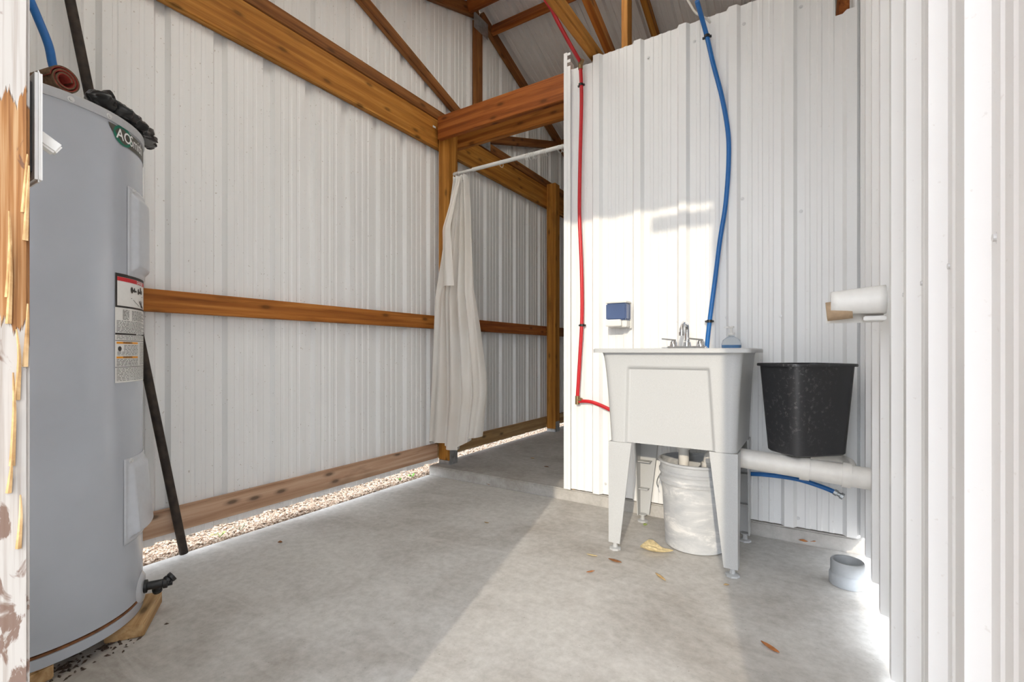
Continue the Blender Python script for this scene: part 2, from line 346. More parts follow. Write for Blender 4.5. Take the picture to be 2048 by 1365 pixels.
# ------------------------------------------------------------------ roof
rf = struct(E('roof', (-1, PK_Y, 3.3)))
for sgn in (-1, 1):
    ya, yb = (PK_Y, -.02) if sgn < 0 else (PK_Y, Y_END+.05)
    x = -2.40
    while x < .45:
        x1 = min(x+PW, .46)
        clear = sgn < 0 and -1.6 < x < -1.0          # translucent daylight sheet in the front slope, unseen, added for fill light
        sheet('fill_light_panel' if clear else 'roof_panel', rf, x, x1, -2.3, lambda t, h, z: (t, z, roof_z(z)+h), ya, yb, 'fill_daylight' if clear else 'sheet_roof'); x = x1
box('ridge_cap', (-2.40, PK_Y-.10, roof_z(PK_Y)+.028), (.46, PK_Y+.10, roof_z(PK_Y)+.034), 'sheet_roof', rf, .001)
def truss(X0, X1, label, mats):
    xc = (X0+X1)/2; th = X1-X0; t = E('roof_truss', (xc, PK_Y, 2.335)); T(t, label, 'truss')
    board('bottom_chord', (xc, .10, 2.372), (xc, Y_END-.05, 2.372), .068, th, mats[0], t)
    for s in (-1, 1):
        ye = .10 if s < 0 else Y_END-.05
        a = Vector((xc, ye, chord_low(ye)+.047)); b = Vector((xc, PK_Y+s*.022, chord_low(PK_Y)+.040)); board('top_chord', a, b, .082, th, mats[1], t)
        board('diagonal_web', (xc, PK_Y+s*.075, 2.428), (xc, PK_Y+s*1.27, 2.815), .066, th*.96, mats[2], t)
    board('king_post', (xc, PK_Y-.02, 2.408), (xc, PK_Y-.02, 3.26), .085, th*.98, mats[1], t, up=(0, 1, 0))
    for yy, zz, wy, hz in ((PK_Y, 3.24, .09, .06), (PK_Y, 2.40, .12, .055)): box('nail_plate', (X1+.0003, yy-wy, zz-hz), (X1+.0016, yy+wy, zz+hz), 'galv', t, 0)
    return t
truss(-2.131, -2.096, 'brown wooden roof truss standing against the gable wall sheets', ('wood_dark', 'wood_dark', 'wood_dark'))
truss(-.990, -.950, 'honey coloured roof truss crossing over the partition top', ('wood_honey', 'wood_honey', 'wood_amber'))
truss(.182, .218, 'roof truss standing over the ribbed right wall', ('wood_dark', 'wood_dark', 'wood_dark'))
side = {-1: 'front', 1: 'rear'}
ordn = ['nearest the ridge', 'second below the ridge', 'third below the ridge', 'fourth below the ridge', 'lowest']
for s in (-1, 1):
    for i, d in enumerate((.15, .75, 1.35, 1.95, 2.5)):
        for bay, (x0, x1) in (('gable wall', (-2.094, -.992)), ('partition side', (-.948, .180))):
            yy = PK_Y+s*d; z = chord_low(yy)+.052
            o = board('roof_purlin', (x0, yy, z), (x1, yy, z), .078, .038, 'wood_red' if i == 0 else 'wood_dark', up=(0, s*PITCH, 1))
            T(o, 'wooden purlin on the %s roof slope, %s, %s bay' % (side[s], ordn[i], bay), 'purlin', 'roof purlins')
# ------------------------------------------------------------------ posts, beams, girts on the left wall
def post(y0, y1, z0, label):
    e = E('wooden_post', (-2.048, (y0+y1)/2, z0)); T(e, label, 'post')
    yc = (y0+y1)/2; board('post_shaft', (-2.048, yc, z0+.028), (-2.048, yc, 2.36), y1-y0, .090, 'wood_honey', e, up=(0, 1, 0))
    bm = bmesh.new(); addbox(bm, (-2.092, y0+.002, z0), (-2.004, y1-.002, z0+.026)); addbox(bm, (-2.002, y0+.006, z0), (-2.0005, y1-.006, z0+.095)); finish('post_base', bm, 'galv', e)
    bm = bmesh.new()
    for zz in (z0+.045, z0+.075): addlathe(bm, [(0, 0), (.007, 0), (.007, .004), (0, .005)], (-2.000, yc, zz), 8, (1, 0, 0))
    finish('bolt', bm, 'galv', e)
    return e
post(2.390, 2.480, STEP, 'square wooden post with a metal base, behind the shower curtain')
post(3.900, 3.990, STEP, 'square wooden post on the raised slab beyond the curtain')
T(board('eave_beam', ((XL+XB)/2+.001, .10, 2.2415), ((XL+XB)/2+.001, Y_END-.03, 2.2415), .185, .034, 'wood_honey'), 'long wide amber beam running along the top of the left wall', 'beam')
for y0, y1, m, lab in ((.06, 2.386, 'wood_amber', 'amber girt board at mid height from water heater to the curtain post'), (2.39, 3.896, 'wood_red', 'dark amber mid height girt board between the two posts'), (3.90, Y_END-.03, 'wood_dark', 'mid height girt board beyond the second post')):
    T(board('girt_board', ((XL+XB)/2, y0, .9945), ((XL+XB)/2, y1, .9945), .085, .036, m), lab, 'board')
for y0, y1, m, lab in ((.06, 2.386, 'wood_pale', 'pale knotty skirt board above the gravel gap'), (2.39, 3.896, 'wood_tan', 'stained skirt board above the raised slab between the two posts'), (3.90, Y_END-.03, 'wood_tan', 'skirt board above the raised slab beyond the second post')):
    T(board('skirt_board', ((XL+XB)/2, y0, .143), ((XL+XB)/2, y1, .143), .092, .036, m), lab, 'board')
T(board('header_beam', (-2.067, 2.368, 2.26), (-1.080, 2.368, 2.26), .148, .037, 'wood_red'), 'reddish header board from the post to the partition, front of the pair', 'beam', 'header boards')
T(board('header_beam', (-2.090, 2.502, 2.235), (-1.080, 2.502, 2.235), .148, .037, 'wood_amber'), 'amber header board behind the reddish one, rear of the pair', 'beam', 'header boards')
T(board('beam_end', (.107, 2.335, 2.25), (.107, Y_END-.03, 2.25), .19, .036, 'wood_red'), 'brown beam end showing in the notch at the partition top', 'beam')
T(board('end_stud', (-1.094, 2.338, STEP), (-1.094, 2.338, 2.30), .036, .040, 'wood_tan', up=(0, 1, 0)), 'wooden stud behind the white corner trim', 'stud')
# hook and peg on the far side of the partition end
T(tube('coat_hook', [(-1.124, 2.455, 1.565), (-1.136, 2.455, 1.556), (-1.136, 2.455, 1.575), (-1.134, 2.455, 1.592)], .003, 'white_plastic', seg=8), 'small white hook on the far side of the partition end', 'hook')
T(tube('wall_peg', [(-1.124, 2.60, 1.497), (-1.195, 2.60, 1.497)], .006, 'white_plastic', seg=10), 'white peg sticking out behind the partition end below the hook', 'peg')
# little tag on the beam
T(box('paper_tag', (-2.0945, 2.335, 2.268), (-2.092, 2.362, 2.280), 'print_white', bev=.0003), 'tiny white tag stapled on the long amber beam', 'tag')
# ------------------------------------------------------------------ door frame
jm = board('door_jamb', (-.697, .095, 0.0), (-.697, .095, 2.285), .090, .094, 'jamb', up=(0, 1, 0))
T(jm, 'weathered door jamb with flaking white paint and splintered wood', 'jamb')
rng = random.Random(3)
for i in range(9):
    z0 = .62+.04*i+rng.uniform(-.02, .02); yy = .124+rng.uniform(0, .014); L = rng.uniform(.03, .09)
    bm = bmesh.new(); addtube(bm, [(-.6495, yy, z0), (-.647, yy+.001, z0+L*.6), (-.6455, yy+rng.uniform(-.002, .002), z0+L)], .0022, 5, 3, (.0024, .0006))
    s_ = finish('splinter', bm, 'wood_tan'); attach(s_, None); s_.parent = jm; s_.matrix_parent_inverse = jm.matrix_basis.inverted()
T(board('door_header', (-.648, .075, 2.335), (XR-.03, .075, 2.335), .085, .07, 'wood_tan'), 'wooden door header over the doorway', 'beam')
T(board('jamb_stud', (.181+.02, .06, .0), (.181+.02, .06, 2.30), .04, .036, 'wood_tan', up=(0, 1, 0)), 'wooden stud at the end of the ribbed right wall', 'stud')
T(board('door_latch_board', (-.11, .10, 2.195), (.156, .10, 2.195), .07, .03, 'wood_tan'), 'short board hung across the doorway corner', 'board')
struct(board('added_shade_door', (-.682, -.41, .02), (-.682, -.41, 2.27), .80, .036, 'wood_dark', up=(0, 1, 0)))  # unseen open door leaf, added to keep sky light off the right wall
sw = E('light_switch', (-.70, .141, .98)); T(sw, 'white toggle light switch on the back of the door jamb', 'switch')
box('switch_box', (-.735, .1415, .985), (-.680, .1475, 1.080), 'black_plastic', sw, .001)
box('cover_plate', (-.741, .148, .975), (-.671, .154, 1.090), 'white_plastic', sw, .0025)
board('toggle', (-.706, .1545, 1.034), (-.706, .174, 1.022), .013, .014, 'white_plastic', sw, bev=.002)
# ------------------------------------------------------------------ water heater
HC = Vector((-1.826, .373)); HR = .264; Z0, Z1 = .0395, 1.447
def hp(th, z, dr=0): return Vector((HC.x+(HR+dr)*math.cos(th), HC.y+(HR+dr)*math.sin(th), z))
def th_of(px):
    best = min((abs(to_px(hp(math.radians(d/4), 1.0))[0]-px), d/4) for d in range(-200, 285)); return math.radians(best[1])
def hz(px, py):
    p = hp(th_of(px), 1.0); f = p.x*FX+p.y*FY; return H+(HY-py)/F_PX*f
wh = E('water_heater', (HC.x, HC.y, Z0)); T(wh, 'tall grey electric water heater standing on wood blocks by the jamb', 'water heater')
lathe('tank', [(0, Z0+.03), (HR-.012, Z0+.03), (HR, Z0+.036), (HR, Z1-.024), (HR-.01, Z1-.022), (0, Z1-.022)], (HC.x, HC.y, 0), 'heater_grey', wh, 96)
lathe('top_cap', [(HR-.02, Z1-.026), (HR+.003, Z1-.026), (HR+.004, Z1-.022), (HR+.004, Z1-.004), (HR-.002, Z1), (0, Z1+.006), (0, Z1-.02)], (HC.x, HC.y, 0), 'heater_cap', wh, 96)
lathe('base_ring', [(0, Z0), (HR+.002, Z0), (HR+.003, Z0+.026), (HR-.01, Z0+.028), (0, Z0+.028)], (HC.x, HC.y, 0), 'heater_grey', wh, 96)
lathe('rust_seam', [(HR-.02, Z0+.0275), (HR+.0012, Z0+.0275), (HR+.0012, Z0+.033), (HR-.02, Z0+.033)], (HC.x, HC.y, 0), 'rust', wh, 96, closed=True)
for px_ in (215, 140): 
    th = th_of(px_); q = screw(hp(th, Z1-.018, .004), (math.cos(th), math.sin(th), 0), wh)
def access(name, px0, deg, z0, z1, dep, wedge):
    t0 = th_of(px0); t1 = t0+math.radians(deg)
    def f(u, v):
        eu = min(u, 1-u)*HR*math.radians(deg); ev = min(v, 1-v)*(z1-z0)
        k = min(1, max(0, (min(eu-.012, (ev-.012)*.8))/.016)); k = k*k*(3-2*k)
        d = dep*(1+wedge*(0.5-v))
        fl = min(1, min(eu, ev)/.002)
        return hp(t0+(t1-t0)*u, z0+(z1-z0)*v, .001+.003*fl+d*k)
    o = grid(name, f, 49, 61, 'panel_grey', wh)
    tm = (t0+t1)/2
    screw(hp(t0+math.radians(5), z1-.008, .004), (math.cos(t0), math.sin(t0), 0), wh)
access('upper_access_panel', 254, 36, hz(270, 556), hz(270, 381), .012, .1)
access('lower_access_panel', 247, 40, hz(270, 1078), hz(270, 912), .015, 1.3)
def patch(name, t0, t1, z0, z1, mat, dr, nu=24, parent=None, shape=None):
    f = (lambda u, v: hp(t0+(t1-t0)*u, z0+(z1-z0)*v, dr)) if shape is None else shape
    return grid(name, f, nu, 8, mat, parent or wh)
def text_mesh(s, bold=0):
    c = bpy.data.curves.new('t', 'FONT'); c.body = s; c.offset = bold; c.resolution_u = 3
    o = bpy.data.objects.new('t', c); COL.objects.link(o); bpy.context.view_layer.update()
    me = bpy.data.meshes.new_from_object(o.evaluated_get(bpy.context.evaluated_depsgraph_get())); bpy.data.objects.remove(o); return me
def wrap_text(name, s, th0, z0, size, mat, dr, parent, bold=.01, xs=1.0, shear=0):
    me = text_mesh(s, bold)
    bm = bmesh.new(); bm.from_mesh(me); bmesh.ops.triangulate(bm, faces=bm.faces)
    for v in bm.verts: v.co = hp(th0+v.co.x*size*xs/HR, z0+v.co.y*size+shear*v.co.x*size, dr)
    return finish(name, bm, mat, parent)
# maker's sticker
ta, tb = th_of(216), math.radians(77); zt = Z1-.031
zs_b = hz(287, 331)
def stk(u, v):
    th = ta+(tb-ta)*u; low = zt-(zt-zs_b)*min(1, (u*4.5)**.55) if u < .23 else zs_b
    return hp(th, zt+(low-zt)*v, .0012)
st = grid('brand_sticker', stk, 40, 8, 'sticker_dark', wh)
tl = ta+math.radians(4); zc = (zt+zs_b)/2+.003
bm = bmesh.new(); cth = tl+.030/HR
ring = [bm.verts.new(hp(cth+.034/HR*math.cos(a*math.pi/16), zc+.027*math.sin(a*math.pi/16), .0018)) for a in range(32)]; bm.faces.new(ring)
attach(finish('green_emblem', bm, 'sticker_green', st), None)
wrap_text('brand_lettering', 'AO', tl+.004/HR, zc-.013, .040, 'print_white', .0026, st, .012, .95)
wrap_text('brand_lettering', 'Smith', tl+.054/HR, zc-.014, .042, 'print_white', .0026, st, .006, .80)
# warning label
L0, L1 = th_of(229), math.radians(77); zt, zb = hz(250, 548)-.002, hz(250, 765)
lb = patch('warning_label', L0, L1, zb, zt, 'label_paper', .0012)
LW = (L1-L0)
def lp(u0, u1, f0, f1, mat, nm, dr=.0018): return patch(nm, L0+LW*u0, L0+LW*u1, zt-(zt-zb)*f1, zt-(zt-zb)*f0, mat, dr, 14, lb)
lp(0, 1, 0, .030, 'print_black', 'printed_band'); lp(.03, 1, .032, .068, 'print_red', 'red_band'); lp(0, .03, .03, .30, 'print_black', 'printed_band')
lp(0, 1, .295, .312, 'print_black', 'printed_band'); lp(0, 1, .545, .562, 'print_black', 'printed_band'); lp(0, 1, .612, .617, 'print_black', 'printed_band'); lp(0, 1, .856, .861, 'print_black', 'printed_band')
lp(.02, .46, .626, .644, 'print_orange', 'orange_band'); lp(.02, .46, .760, .778, 'print_orange', 'orange_band')
def lz(f): return zt-(zt-zb)*f
wrap_text('danger_lettering', 'DANGER', L0+LW*.42, lz(.063), .012, 'print_white', .0026, lb, .02)
wrap_text('important_lettering', 'IMPORTANT', L0+LW*.40, lz(.560), .008, 'print_white', .0026, lb, .02)
for f in (.642, .776): wrap_text('warning_lettering', 'WARNING', L0+LW*.12, lz(f), .008, 'print_black', .0026, lb, .02)
bm = bmesh.new(); rg = random.Random(11)
def word_line(u0, u1, f, hgt):
    u = u0
    while u < u1:
        wl_ = rg.uniform(.02, .07); e_ = min(u+wl_, u1)
        vs = [bm.verts.new(hp(L0+LW*a, lz(b), .0020)) for a, b in ((u, f+hgt), (e_, f+hgt), (e_, f), (u, f))]; bm.faces.new(vs); u = e_+.014
for i in range(8): word_line(.30, .62+.1*(i % 3), .33+i*.012, .006); word_line(.12, .24, .33+i*.012, .006)
for i in range(9): word_line(.02, .95 if i % 3 else .6, .432+i*.0125, .0055)
for i in range(3): word_line(.02, .95, .570+i*.013, .005)
for i in range(8): word_line(.14 if i < 5 else .03, .46, .655+i*.0125, .005)
for i in range(6): word_line(.02, .46, .785+i*.0115, .005)
for i in range(18): word_line(.53, .95, .63+i*.0122, .005)
for i in range(9): word_line(.02, .95, .87+i*.0135, .005)
for i in range(12): word_line(.80, .98, .09+i*.017, .007)
attach(finish('fine_print', bm, 'print_grey', lb), None)['kind'] = 'stuff'
# pictograms: dial knobs, hand on a hot surface
bm = bmesh.new()
def blob(u, f, ru, rz, k=14): bm.faces.new([bm.verts.new(hp(L0+LW*u+ru/HR*math.cos(2*math.pi*i/k), lz(f)+rz*math.sin(2*math.pi*i/k), .0021)) for i in range(k)])
def stroke(u0, f0, u1, f1, wd):
    a = Vector((u0*LW*HR, lz(f0))); b = Vector((u1*LW*HR, lz(f1))); d = (b-a).normalized(); q = Vector((-d.y, d.x))*wd/2
    bm.faces.new([bm.verts.new(hp(L0+p.x/HR, p.y, .0021)) for p in (a-q, b-q, b+q, a+q)])
blob(.30, .135, .006, .009); blob(.36, .13, .004, .007); blob(.48, .135, .005, .009); blob(.56, .115, .006, .009); blob(.60, .135, .007, .006); stroke(.30, .135, .42, .14, .005); stroke(.48, .14, .62, .14, .006)
stroke(.28, .215, .66, .175, .0015); stroke(.33, .225, .50, .275, .0015)
for k in range(4): stroke(.58, .262, .50+.04*k, .215+.006*abs(k-2), .003)
blob(.59, .262, .006, .007); stroke(.60, .265, .68, .288, .007)
blob(.07, .69, .006, .007); 
attach(finish('pictogram', bm, 'print_black', lb), None)['kind'] = 'stuff'
# drain valve
thd = math.radians(61); zd = hz(284, 1172)
def dplate(u, v):
    a = 2*math.pi*u; return hp(thd+.052*v*math.cos(a)/HR, zd+.046*v*math.sin(a), (.007 if v < .9 else .007-.065*(v-.9)))
grid('drain_plate', dplate, 32, 6, 'panel_grey', wh, closed_u=True)
nd = Vector((math.cos(thd), math.sin(thd), 0)); c0 = hp(thd, zd, .002); up = Vector((0, 0, 1)); tdv = nd.cross(up)
dv = lathe('drain_valve', [(0, 0), (.019, 0), (.019, .012), (.012, .014), (.012, .05), (.016, .052), (.016, .062), (.011, .064), (.011, .074), (0, .075)], c0, 'black_plastic', wh, 20, nd)
lathe('valve_knob', [(0, 0), (.015, 0), (.015, .007), (.013, .009), (.015, .011), (.015, .02), (0, .021)], c0+nd*.060+Vector((0, 0, .004)), 'black_plastic', dv, 14, nd*.6-tdv*.3+up*.4)
lathe('hose_outlet', [(0, 0), (.010, 0), (.010, .024), (.013, .025), (.013, .034), (0, .034)], c0+nd*.034, 'black_plastic', dv, 14, up*-.7-tdv*.5)
th = th_of(282); screw(hp(th, hz(282, 1222), .001), (math.cos(th), math.sin(th), 0), wh)
# things on and around the heater
tube('t', [(0, 0, 0), (0, 0, 1)], .01, 'pvc') and bpy.data.objects.remove(bpy.data.objects['t'])
pp = tube('blue_pipe', [(-1.80, .47, Z1+.006), (-1.825, .455, 1.56), onX(106, 132, -1.83), onX(97, 90, -1.83), onX(73, 30, -1.83), (-1.83, .34, 1.92), (-1.85, .26, 2.20), (-1.85, .24, 2.33)], .0105, 'blue_hose')
T(pp, 'blue plastic pipe rising from the top of the water heater', 'pipe')
mr_ = E('rolled_mat', (-1.64, .30, Z1)); T(mr_, 'rolled brown mat with red lining lying on the water heater', 'mat')
ax0, ax1 = Vector((-1.588, .405, Z1+.037)), Vector((-1.86, .34, Z1+.037)); dd = (ax1-ax0); ex = Vector((0, 0, 1)); ey = dd.normalized().cross(ex)
def roll(r0, r1, t0, t1):
    def f(u, v):
        a = t0+(t1-t0)*u; r = r0+(r1-r0)*u
        return ax0+dd*v+ex*r*math.sin(a)+ey*r*math.cos(a)
    return f
grid('mat_sheet', roll(.014, .033, 0, 5*math.pi), 90, 2, 'mat_brown', mr_, thick=.003)
grid('mat_lining', roll(.0115, .0305, 0, 5*math.pi), 90, 2, 'mat_red', mr_, thick=.002)
bm = bmesh.new(); MB = 26; NP = 70; rgs = []
for i in range(NP):
    t = i/(NP-1); a = math.radians(20+70*t); rad = HR-.030+.060*t*t
    p = Vector((HC.x+rad*math.cos(a), HC.y+rad*math.sin(a), Z1+.030-.012*t))
    r = .034*(1-.45*t)*min(1, t*9+.25)*min(1, (1-t)*9+.15)*(1+.35*noise.noise(Vector((t*7, 3, 1)))); row = []
    sdv = Vector((math.cos(a), math.sin(a), 0))
    for j in range(MB):
        b = 2*math.pi*j/MB; q = p+sdv*r*1.1*math.cos(b)+Vector((0, 0, 1))*r*.8*math.sin(b)
        w1 = noise.noise(q*34+Vector((9, 0, 0))); w2 = noise.noise(q*75); q = q+(q-p).normalized()*(abs(w1)*.026-.006+w2*.006); q.z = max(q.z, Z1+.008)
        row.append(bm.verts.new(q))
    rgs.append(row)
for A, B in zip(rgs, rgs[1:]):
    for j in range(MB): bm.faces.new((A[j], A[(j+1) % MB], B[(j+1) % MB], B[j]))
bm.faces.new(rgs[0]); bm.faces.new(rgs[-1])
T(finish('plastic_bag', bm, 'bag_black', None, True), 'crumpled black plastic bag draped over the water heater rim', 'bag')
b0 = onX(364, 1088, -2.074); t0_ = onX(140, 0, -2.074); dirn = (t0_-b0)/(t0_.z-b0.z)
T(tube('long_stick', [b0-dirn*(b0.z-.012), b0, t0_, t0_+dirn*.22], .0150, 'stick_dark', seg=10, smoothp=False), 'long dark stick leaning behind the water heater', 'stick')
e1 = Vector((-.84, .543, 0)); B = Vector((-1.584, .570, .0188)); e2 = Vector((-.543, -.84, 0))
T(board('wood_block', B+e2*.045, B+e2*.045+e1*.20, .037, .09, 'wood_tan'), 'chipped wood block under the water heater below the drain valve', 'block')
T(board('wood_block', (-1.562, .335, .0185), (-1.80, .30, .0185), .037, .09, 'wood_tan'), 'rough wood block under the water heater beside the jamb', 'block')
bm = bmesh.new(); rg = random.Random(5)
for i in range(110):
    a = math.radians(rg.uniform(-5, 50)); r = HR+rg.gauss(-.02, .035); p = Vector((HC.x+r*math.cos(a), HC.y+r*math.sin(a), .0)); s = rg.uniform(.0015, .005)
    ang = rg.uniform(0, 3.14); l = s*rg.uniform(1, 3.5); dx = Vector((math.cos(ang)*l, math.sin(ang)*l, 0)); dy = Vector((-math.sin(ang)*s, math.cos(ang)*s, 0))
    vs = [bm.verts.new(p+q) for q in (dx, dy, -dx, -dy)]+[bm.verts.new(p+Vector((0, 0, s*1.2)))]
    for k in range(4): bm.faces.new((vs[k], vs[(k+1) % 4], vs[4]))
    bm.faces.new(vs[:4])
db = finish('soil_debris', bm, 'soil'); T(db, 'dark crumbs of soil and twigs around the heater foot', 'debris')['kind'] = 'stuff'
# ------------------------------------------------------------------ gravel and weeds past the slab
bm = bmesh.new(); rg = random.Random(2)
octa = [(1, 0, 0), (-1, 0, 0), (0, 1, 0), (0, -1, 0), (0, 0, 1), (0, 0, -1)]; of = [(0, 2, 4), (2, 1, 4), (1, 3, 4), (3, 0, 4), (2, 0, 5), (1, 2, 5), (3, 1, 5), (0, 3, 5)]
vl, fl_ = [], []
for i in range(15000):
    y_ = .45+rg.random()**1.5*5.2; x_ = -2.116-abs(rg.gauss(0, .16)); hz_ = -.022+.030*math.exp(-((x_+2.15)/.09)**2)*(0.6+.4*noise.noise(Vector((0, y_*4, 0))))+rg.uniform(-.004, .006)
    if y_ > 2.3: hz_ = min(hz_+.01, .03)
    s = rg.uniform(.004, .0105); q = Matrix.Rotation(rg.uniform(0, 6.28), 3, 'Z') @ Matrix.Rotation(rg.uniform(-.5, .5), 3, 'X'); b = len(vl)
    sx, sy, sz = s*rg.uniform(.8, 1.5), s*rg.uniform(.7, 1.2), s*rg.uniform(.5, .9)
    for o_ in octa: v_ = q @ Vector((o_[0]*sx, o_[1]*sy, o_[2]*sz)); vl.append((x_+v_.x, y_+v_.y, hz_+v_.z))
    fl_ += [tuple(b+k for k in f) for f in of]
bm.free(); me = bpy.data.meshes.new('gravel'); me.from_pydata(vl, [], fl_); me.materials.append(MATS['gravel']); go = bpy.data.objects.new('gravel', me); COL.objects.link(go)
T(go, 'loose brown and white gravel outside along the slab edge', 'gravel')['kind'] = 'stuff'
def weed(px_, py_, n_, mat, label, h):
    c = onX(px_, py_, -2.150); c.z = .004; bm = bmesh.new(); r = random.Random(int(px_))
    for i in range(n_):
        a = r.uniform(0, 6.28); L = r.uniform(.5, 1)*h; w_ = r.uniform(.004, .008); d = Vector((math.cos(a)*.25, math.sin(a), 0)); s_ = Vector((-d.y, d.x, 0)).normalized()*w_
        p0 = c; p1 = c+d*L*.6+Vector((0, 0, L*.5)); p2 = c+d*L+Vector((0, 0, L*.35))
        v = [bm.verts.new(x) for x in (p0-s_*.4, p0+s_*.4, p1+s_, p1-s_, p2)]; bm.faces.new((v[0], v[1], v[2], v[3])); bm.faces.new((v[3], v[2], v[4]))
    T(finish('weed', bm, mat, loc=c), label, 'weed')
weed(824, 943, 9, 'weed', 'green weed growing in the gravel close to the concrete step', .045); weed(800, 950, 6, 'weed', 'small flat green weed in gravel beside the larger weed', .04)
weed(440, 1062, 7, 'leaf_green', 'pale green weed in gravel near the stick foot', .05); weed(480, 1060, 9, 'grass_dry', 'tuft of dry grass in the gravel near the stick foot', .06)
# ------------------------------------------------------------------ shower curtain and rod
rod = E('curtain_rod', (-1.55, 2.43, 1.968)); T(rod, 'white tension rod between the post and the partition', 'rod')
tube('rod_inner', [(-1.998, 2.43, 1.968), (-1.84, 2.43, 1.968)], .0085, 'white_plastic', rod, 14); tube('rod_outer', [(-1.84, 2.43, 1.968), (-1.124, 2.43, 1.968)], .0120, 'white_plastic', rod, 14)
for i, x in enumerate((-1.985, -1.972, -1.957, -1.945, -1.62, -1.44, -1.425, -1.41, -1.395, -1.38, -1.345, -1.32, -1.30, -1.22, -1.20)):
    bm = bmesh.new(); R_ = .021; x_off = random.uniform(-.006, .006)
    pts = [(x+x_off*math.sin(a), 2.43+R_*math.sin(a), 1.958+R_*math.cos(a)) for a in [k*2*math.pi/14 for k in range(15)]]
    addtube(bm, pts, .0016, 6, 1, smoothp=False); o = finish('curtain_ring', bm, 'white_plastic', None, True)
    lab, grp = (('white ring holding the gathered curtain beside the post', 'rings holding the curtain') if i < 4 else ('lone empty curtain ring hanging apart at mid rod', None) if i == 4
                else ('empty white curtain ring in the bunch along the rod', 'bunched empty curtain rings') if i < 13 else ('empty white curtain ring on the rod close to the partition', 'empty curtain rings by the partition'))
    T(o, lab, 'ring', grp)
ct = E('shower_curtain', (-1.95, 2.33, .20)); T(ct, 'cream translucent plastic shower curtain gathered beside the post', 'curtain')
def cur(u, v):                       # v 0 top .. 1 bottom
    e_ = v**1.15
    xl = -1.990-.118*e_; xr = -1.890+.245*min(1, v*1.2)**.9-.035*max(0, (v-.8)/.2)
    x = xl+(xr-xl)*u
    yb = 2.432-.135*min(1, v*2.2)
    amp = .024-.004*v
    ph_ = u*2*math.pi*4.2+1.1*math.sin(2.4*v+u*5)
    yy = yb+amp*math.sin(ph_)+.010*math.sin(ph_*2.3+v*5)+.02*(u-.5)*v
    x += .012*math.cos(ph_)*(.3+v)
    z = 1.932-1.725*v+(.02*math.sin(u*9)*v+(.075*max(0, u-.62)/.38+.03*max(0, .5-abs(u-.7)*3))*v*v) - .03*(1-v)*max(0, .3-u)
    return Vector((x, min(yy, 2.372) if (x < -1.99 and v > .15) else yy, z))
grid('curtain_sheet', cur, 170, 80, 'curtain', ct)
def cur2(u, v):                      # folded-back flap with a bottom hem
    x = -1.985+.10*u*(1-.3*v)-.03*v; return Vector((x+.055*v, 2.345-.055*min(1, v*2)+.012*math.sin(u*7+v*2), 1.905-.78*v))
grid('curtain_flap', lambda u, v: Vector((-1.93+(.035+.055*v)*(u-.35)+.02*v, 2.395-.150*min(1, v*2)+.012*math.sin(u*6+v*2), 1.925-.72*v)), 24, 30, 'curtain', ct)
grid('header_tape', lambda u, v: cur(u, 0)+Vector((0, -.002, .012-.045*v)), 170, 3, 'white_plastic', ct, thick=.001)
# ------------------------------------------------------------------ hoses on the partition
YH = YW-.020-.0105
rh = E('red_water_pipe', onY(1155, 800, YH)); T(rh, 'red plastic water pipe running down the partition to the sink', 'pipe')
top = onY(1161, 128, YH)
tube('pipe_run', [onY(1161, 134, YH), onY(1163, 200, YH), onY(1160, 330, YH), onY(1159, 430, YH), onY(1163, 540, YH), onY(1164, 630, YH), onY(1160, 710, YH), onY(1155, 793, YH)], .0095, 'red_hose', rh)
tube('pipe_run', [onY(1158, 803, YH), onY(1180, 804, YH), onY(1203, 812, YH), onY(1232, 826, YH)], .0095, 'red_hose', rh)
tube('pipe_run', [top+Vector((0, -.01, .012)), onY(1142, 92, 2.16), onY(1117, 46, 2.0), onY(1097, 8, 1.87), (-1.0, 1.62, 2.37)], .0095, 'red_hose', rh)
for q in (top+Vector((0, 0, -.004)), onY(1155, 800, YH)):
    bm = bmesh.new(); addlathe(bm, [(0, -.024), (.012, -.024), (.012, .020), (0, .022)], q, 12); addlathe(bm, [(0, 0), (.011, 0), (.011, .026), (0, .026)], q, 12, (.5, -.4, .4) if q.z > 2 else (1, 0, 0)); finish('elbow_fitting', bm, 'brass', rh, True)
bh = E('blue_water_pipe', onY(1413, 690, YH)); T(bh, 'blue plastic water pipe bowing down the partition behind the faucet', 'pipe')
tube('pipe_run', [onY(1394, 2, YH-.12), onY(1403, 34, YH-.05), onY(1413, 70, YH), onY(1427, 130, YH), onY(1444, 195, YH), onY(1456, 265, YH), onY(1457, 330, YH), onY(1451, 410, YH), onY(1440, 480, YH), onY(1430, 560, YH), onY(1419, 645, YH), onY(1412, 712, YH)], .0098, 'blue_hose', bh)
for who, lst in ((rh, ((1162, 170), (1164, 651))), (bh, ((1414, 73), (1419, 643)))):
    for a, b in lst:
        c = onY(a, b, YH); bm = bmesh.new(); addlathe(bm, [(.0098, -.006), (.0128, -.006), (.0128, .006), (.0098, .006)], c, 16, closed=True); addbox(bm, (c.x-.020, YH+.002, c.z-.004), (c.x+.018, YH+.010, c.z+.004)); finish('pipe_clamp', bm, 'black_plastic', who, True)
T(tube('white_cable', [onY(1362, -22, YH-.05), onY(1380, 8, YH-.03), onY(1392, 26, YH-.025), onY(1412, 37, YH-.022), onY(1420, 45, YH+.02)], .005, 'cable_white'), 'thin white cable looping beside the blue pipe at the partition top', 'cable')
lo_ = E('blue_pipe_stub', onY(1590, 960, 2.25)); T(lo_, 'short blue pipe with a metal end fitting below the drain pipe', 'pipe')
